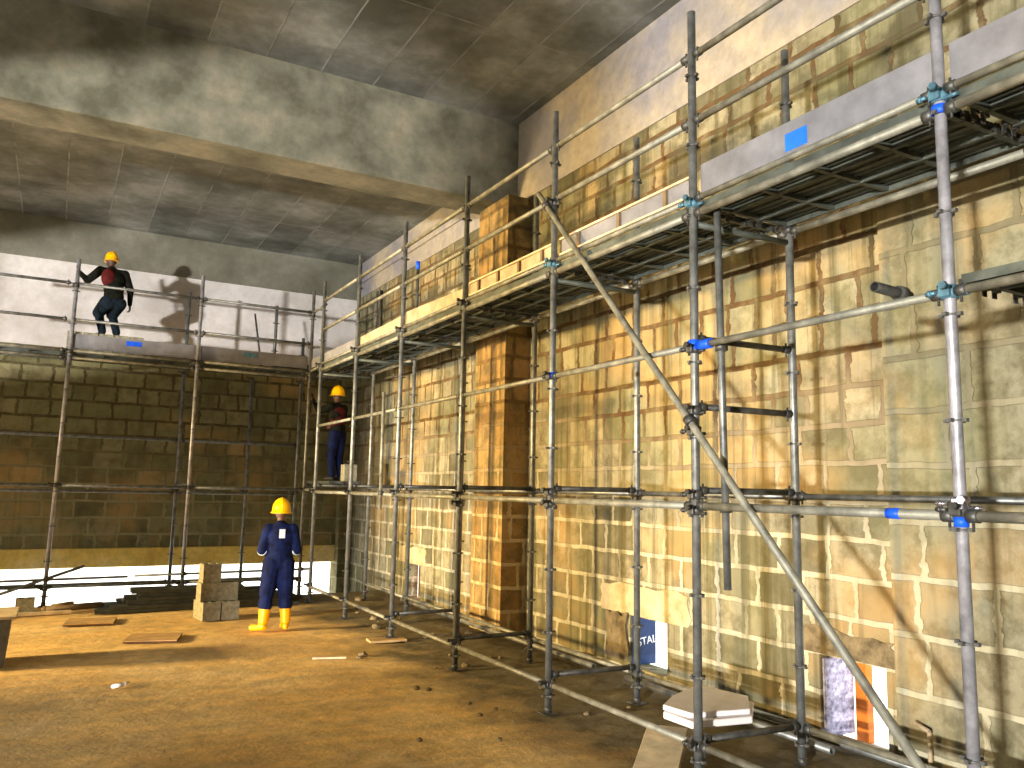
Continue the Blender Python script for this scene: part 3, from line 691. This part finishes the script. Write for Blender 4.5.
# ------------------------------------------------------------------ people
def remeshed(name, bm, mat, parent, vox=.016, smooth=6):
    bmesh.ops.recalc_face_normals(bm, faces=bm.faces); me = bpy.data.meshes.new(name); bm.to_mesh(me); bm.free()
    o = link(name, me, mat, parent)
    r = o.modifiers.new('remesh', 'REMESH'); r.mode = 'VOXEL'; r.voxel_size = vox; r.use_smooth_shade = True
    s = o.modifiers.new('smooth', 'SMOOTH'); s.iterations = smooth; s.factor = .5
    return o
def ell(bm, c, rx, ry, rz_, yaw=0):
    ball(bm, c, 1, (rx, ry, rz_), Matrix.Rotation(yaw, 3, 'Z'), 16)
def hand(bm, w, d, side, palm_n, curl=.5, s=1.0):
    """palm + four unequal fingers + side thumb, d = direction of the hand, palm_n = palm normal"""
    w = Vector(w); d = Vector(d).normalized(); n_ = Vector(palm_n).normalized(); sd = d.cross(n_).normalized()*side
    for k in range(4):
        o_ = (k-1.5)*.019*s; cap(bm, w + sd*o_*.7, w + d*.085*s + sd*o_, .014*s, .012*s)
        L = (.068, .078, .073, .058)[k]*s; p = w + d*.085*s + sd*o_
        q = p + (d*math.cos(curl*.6) + n_*math.sin(curl*.6))*L*.5; r = q + (d*math.cos(curl*1.5) + n_*math.sin(curl*1.5))*L*.5
        cap(bm, p, q, .0105*s, .0095*s); cap(bm, q, r, .0095*s, .008*s)
    p = w + d*.03*s - sd*.03*s; q = p + (d*.7 - sd*.6 + n_*.3).normalized()*.04*s; r = q + (d*.9 + n_*.35).normalized()*.03*s
    cap(bm, w + d*.012*s, p, .015*s, .013*s); cap(bm, p, q, .012*s, .011*s); cap(bm, q, r, .011*s, .009*s)
def person(loc, yaw, J, label, clothes, group=None):
    """J: joints in local space, body faces +Y. clothes: dict of materials"""
    V = {k: Vector(v) for k, v in J.items()}
    body = bmesh.new()
    hd = V['head']
    ell(body, hd, .076, .094, .115); ell(body, hd+Vector((0, .03, -.055)), .058, .066, .065)          # skull, jaw
    ell(body, hd+Vector((0, .10, -.02)), .013, .02, .024)                                                # nose
    for s in (-1, 1):
        ell(body, hd+Vector((s*.078, -.005, -.015)), .012, .02, .032); ell(body, hd+Vector((s*.032, .086, .008)), .014, .012, .009)
    ell(body, hd+Vector((0, .092, -.062)), .024, .012, .008)
    cap(body, V['neck']-Vector((0, 0, .06)), hd-Vector((0, .01, .06)), .056, .052)
    ax0 = (V['shr']-V['shl']); y0_ = math.atan2(ax0.y, ax0.x)
    ell(body, V['pelvis'], .13, .085, .14, y0_); ell(body, V['pelvis'].lerp(V['chest'], .5), .12, .08, .2, y0_); ell(body, V['chest'], .15, .09, .15, y0_); cap(body, V['chest']+Vector((0, 0, .08)), V['neck'], .07, .052)
    for s in ('l', 'r'):
        cap(body, V['neck']-Vector((0, 0, .06)), V['sh'+s], .05, .052)
        cap(body, V['sh'+s], V['el'+s], .05, .038); cap(body, V['el'+s], V['wr'+s], .037, .026)
        cap(body, V['hip'+s], V['kn'+s], .08, .052); cap(body, V['kn'+s], V['an'+s], .052, .036); cap(body, V['an'+s], V['toe'+s], .036, .03)
        sd = 1 if s == 'r' else -1
        hand(body, V['wr'+s], V['hd'+s], sd, V['pn'+s], clothes.get('curl', .6))
    o = remeshed('person', body, 'skin', None, .011, 2); o.location = loc; o.rotation_euler = (0, 0, yaw)
    tag(o, label, 'person', group)
    # top
    bk = clothes.get('bulk', 1.0)
    c = bmesh.new(); P, Ch, N = V['pelvis'], V['chest'], V['neck']
    sw = (V['shr']-V['shl']).length/2; ax = (V['shr']-V['shl']); ya = math.atan2(ax.y, ax.x)
    ell(c, P+Vector((0, 0, .10)), .168, .125, .16, ya); ell(c, P.lerp(Ch, .5)+Vector((0, 0, .03)), .152*bk, .118, .18, ya)
    ell(c, Ch, .195, .135, .17, ya); ell(c, Ch.lerp(N, .55), .17, .10, .10, ya); ell(c, N-Vector((0, 0, .01)), .078, .074, .055, ya)
    cap(c, V['shl'], V['shr'], .072)
    for s in ('l', 'r'):
        cap(c, V['sh'+s], V['el'+s], .078, .066); cap(c, V['el'+s], V['el'+s].lerp(V['wr'+s], .93), .056, .040)
    b = bmesh.new()
    for s in ('l', 'r'):
        ell(b, V['hip'+s]*.7+P*.3-Vector((0, 0, .02)), .118, .118, .12); cap(b, V['hip'+s], V['kn'+s], .108*bk, .09*bk); cap(b, V['kn'+s], V['an'+s]+(V['kn'+s]-V['an'+s])*clothes.get('cuff', .05), .078, clothes.get('cr', .066))
    ell(b, P, .158, .118, .12, ya)
    if clothes['top'] == clothes['bottom']:
        me = bpy.data.meshes.new('tmp'); b.to_mesh(me); b.free(); c.from_mesh(me); bpy.data.meshes.remove(me)
        remeshed('coverall', c, clothes['top'], o, .014, 4)
    else:
        remeshed('jacket', c, clothes['top'], o, .014, 4); remeshed('trousers', b, clothes['bottom'], o, .014, 4)
    if clothes.get('vest'):
        v = bmesh.new(); ell(v, Ch, .188, .135, .19, ya); ell(v, P.lerp(Ch, .45), .165, .125, .17, ya); q = remeshed('vest', v, clothes['vest'], o, .014, 3)
    # helmet: dome, peak, ridge
    hb = bmesh.new(); hc = hd+Vector((0, -.01, -.005)); n_ = 28
    prof = [(.162, -.012), (.158, 0), (.142, .008), (.138, .06), (.124, .115), (.096, .158), (.055, .188), (.018, .200)]
    rows = []
    hs_ = clothes.get('hat', 1.0)
    for r, z in prof:
        r *= hs_; z *= hs_
        row = []
        for i in range(n_):
            a_ = 2*math.pi*i/n_; fx = math.cos(a_); fy = math.sin(a_)
            k = 1.0 + (.28 if (z < .003 and fy > .35) else 0)*(fy-.35)
            row.append(hb.verts.new(hc+Vector((fx*r*.90*k, fy*r*1.06*k, z))))
        rows.append(row)
    for u, v in zip(rows, rows[1:]):
        for i in range(n_): hb.faces.new((u[i], u[(i+1) % n_], v[(i+1) % n_], v[i])).smooth = True
    hb.faces.new(rows[-1]); hb.faces.new(rows[0])
    h = fin('helmet', hb, 'hat', o); h['label'] = 'yellow hard hat'
    rb_ = bmesh.new(); pts = [(-.137, .08), (-.098, .153), (-.02, .198), (.06, .187), (.128, .105)]
    for (y0, z0), (y1, z1) in zip(pts, pts[1:]): cap(rb_, hc+Vector((0, y0, z0))*1.0 if hs_ == 1 else hc+Vector((0, y0, z0))*hs_, hc+Vector((0, y1, z1))*hs_, .011)
    fin('helmet_ridge', rb_, 'hat', h, True)
    # boots
    for s in ('l', 'r'):
        bt = bmesh.new(); A = V['an'+s]; T = V['toe'+s]; K = V['kn'+s]; hgt = clothes.get('boot_h', .18)
        top = A + (K-A).normalized()*hgt
        br_ = clothes.get('boot_r', .062); tube(bt, top, A, br_, 20, br_*.72)
        ell(bt, A+Vector((0, 0, -.035)), .048, .055, .045, 0); cap(bt, A+Vector((0, 0, -.04)), T+Vector((0, 0, 0)), .050, .042)
        hl = (T-A); hl.z = 0; hl.normalize(); cap(bt, A-hl*.03+Vector((0, 0, -.052)), T+Vector((0, 0, -.012)), .032, .032)
        q = remeshed('boot', bt, clothes['boot'], o, .010, 2)
    return o
# worker on the ground, seen from behind, hands in front of the belly
J1 = dict(pelvis=(0, 0, .92), chest=(0, -.01, 1.25), neck=(0, -.01, 1.45), head=(0, .035, 1.60), shl=(-.165, -.01, 1.37), shr=(.165, -.01, 1.37),
 ell=(-.235, -.01, 1.08), elr=(.235, -.01, 1.08), wrl=(-.11, .20, 1.0), wrr=(.11, .20, 1.0), hdl=(1, .35, -.2), hdr=(-1, .35, -.2), pnl=(.2, -1, 0), pnr=(-.2, -1, 0),
 hipl=(-.095, 0, .90), hipr=(.095, 0, .90), knl=(-.135, .02, .50), knr=(.115, .03, .50), anl=(-.165, -.01, .10), anr=(.13, .0, .10), toel=(-.30, .06, .045), toer=(.12, .16, .045))
w = person((2.80, 11.54, 0), -.12, J1, 'person in navy overalls and yellow boots standing on the dirt with back turned', dict(top='cloth_navy', bottom='cloth_navy', boot='boot', boot_h=.30, boot_r=.088, cuff=.62, cr=.10, bulk=1.16))
bm = bmesh.new(); box(bm, -.030, .046, -.152, -.140, 1.25, 1.37); q = fin('back_patch', bm, 'silver', w); q['label'] = 'pale reflective patch on the back'
for s in (-1, 1):
    bm = bmesh.new(); a = Vector((s*.235, -.01, 1.08)).lerp(Vector((s*.11, .20, 1.0)), .02); b = a.lerp(Vector((s*.11, .20, 1.0)), .14); tube(bm, a, b, .070, 16, .066); fin('cuff_band', bm, 'silver', w)
# man half crouched on the back deck, one hand up on the standard
J2 = dict(pelvis=(.02, -.10, .62), chest=(.03, .0, 1.02), neck=(.0, .05, 1.24), head=(-.01, .10, 1.39), shl=(-.19, .04, 1.17), shr=(.21, .02, 1.17),
 ell=(-.36, .12, .97), elr=(.31, -.02, .88), wrl=(-.545, .02, 1.08), wrr=(.34, .04, .63), hdl=(-.3, 0, 1), hdr=(.1, .1, -1), pnl=(1, 0, .2), pnr=(-1, 0, 0),
 hipl=(-.08, -.10, .60), hipr=(.12, -.10, .60), knl=(-.10, .26, .46), knr=(.12, .24, .46), anl=(-.08, .02, .09), anr=(.14, -.02, .09), toel=(-.13, .16, .045), toer=(.22, .12, .045))
w2 = person((.62, 15.6, 4.45), .25, J2, 'person in dark clothes crouching on the back deck, one hand on a pole', dict(top='cloth_dark', bottom='cloth_jean', boot='black', curl=1.0, bulk=1.12, hat=.86))
bm = bmesh.new()
# worker in the corner
J3 = dict(pelvis=(0, 0, .90), chest=(0, .02, 1.24), neck=(0, .05, 1.45), head=(.05, .10, 1.64), shl=(-.18, .04, 1.39), shr=(.18, .04, 1.39),
 ell=(-.30, .20, 1.30), elr=(.24, .12, 1.12), wrl=(-.33, .36, 1.52), wrr=(.15, .32, 1.05), hdl=(0, .2, 1), hdr=(-.6, .8, 0), pnl=(0, 1, 0), pnr=(-.4, -1, 0),
 hipl=(-.09, 0, .88), hipr=(.09, 0, .88), knl=(-.10, .05, .48), knr=(.10, .04, .48), anl=(-.10, 0, .09), anr=(.10, -.02, .09), toel=(-.12, .15, .045), toer=(.12, .13, .045))
w3 = person((4.62, 15.05, 2.066), .5, J3, 'person in dark clothes with red vest working in the shadowy corner at mid height', dict(top='cloth_dark', bottom='cloth_navy', vest='cloth_red', boot='black', hat=.92))
# red rucksack-like vest on the crouching man
bm = bmesh.new(); ell(bm, (-.08, -.06, 1.04), .12, .09, .17); q = remeshed('vest', bm, 'cloth_red', w2, .012, 3)
# blocks the crouching man stands on
R = random.Random(2)
for k in range(5):
    for j in range(2):
        hollow_block((.12+.235*k, 15.36+.32*j+.01, 4.125), (.22, .30, .16), '%s grey block in the %s row on the back deck' % (['leftmost', 'second', 'third', 'fourth', 'rightmost'][k], ['front', 'rear'][j]), 0, 'grey blocks laid on the back deck')
        hollow_block((.12+.235*k, 15.36+.32*j+.01, 4.289), (.22, .30, .155), 'upper %s grey block in the %s row on the back deck' % (['leftmost', 'second', 'third', 'fourth', 'rightmost'][k], ['front', 'rear'][j]), 0, 'upper grey blocks on the back deck')
hollow_block((4.66, 14.40, 2.066), (.22, .25, .3), 'pale block on the planks beside the corner worker', 0, None)
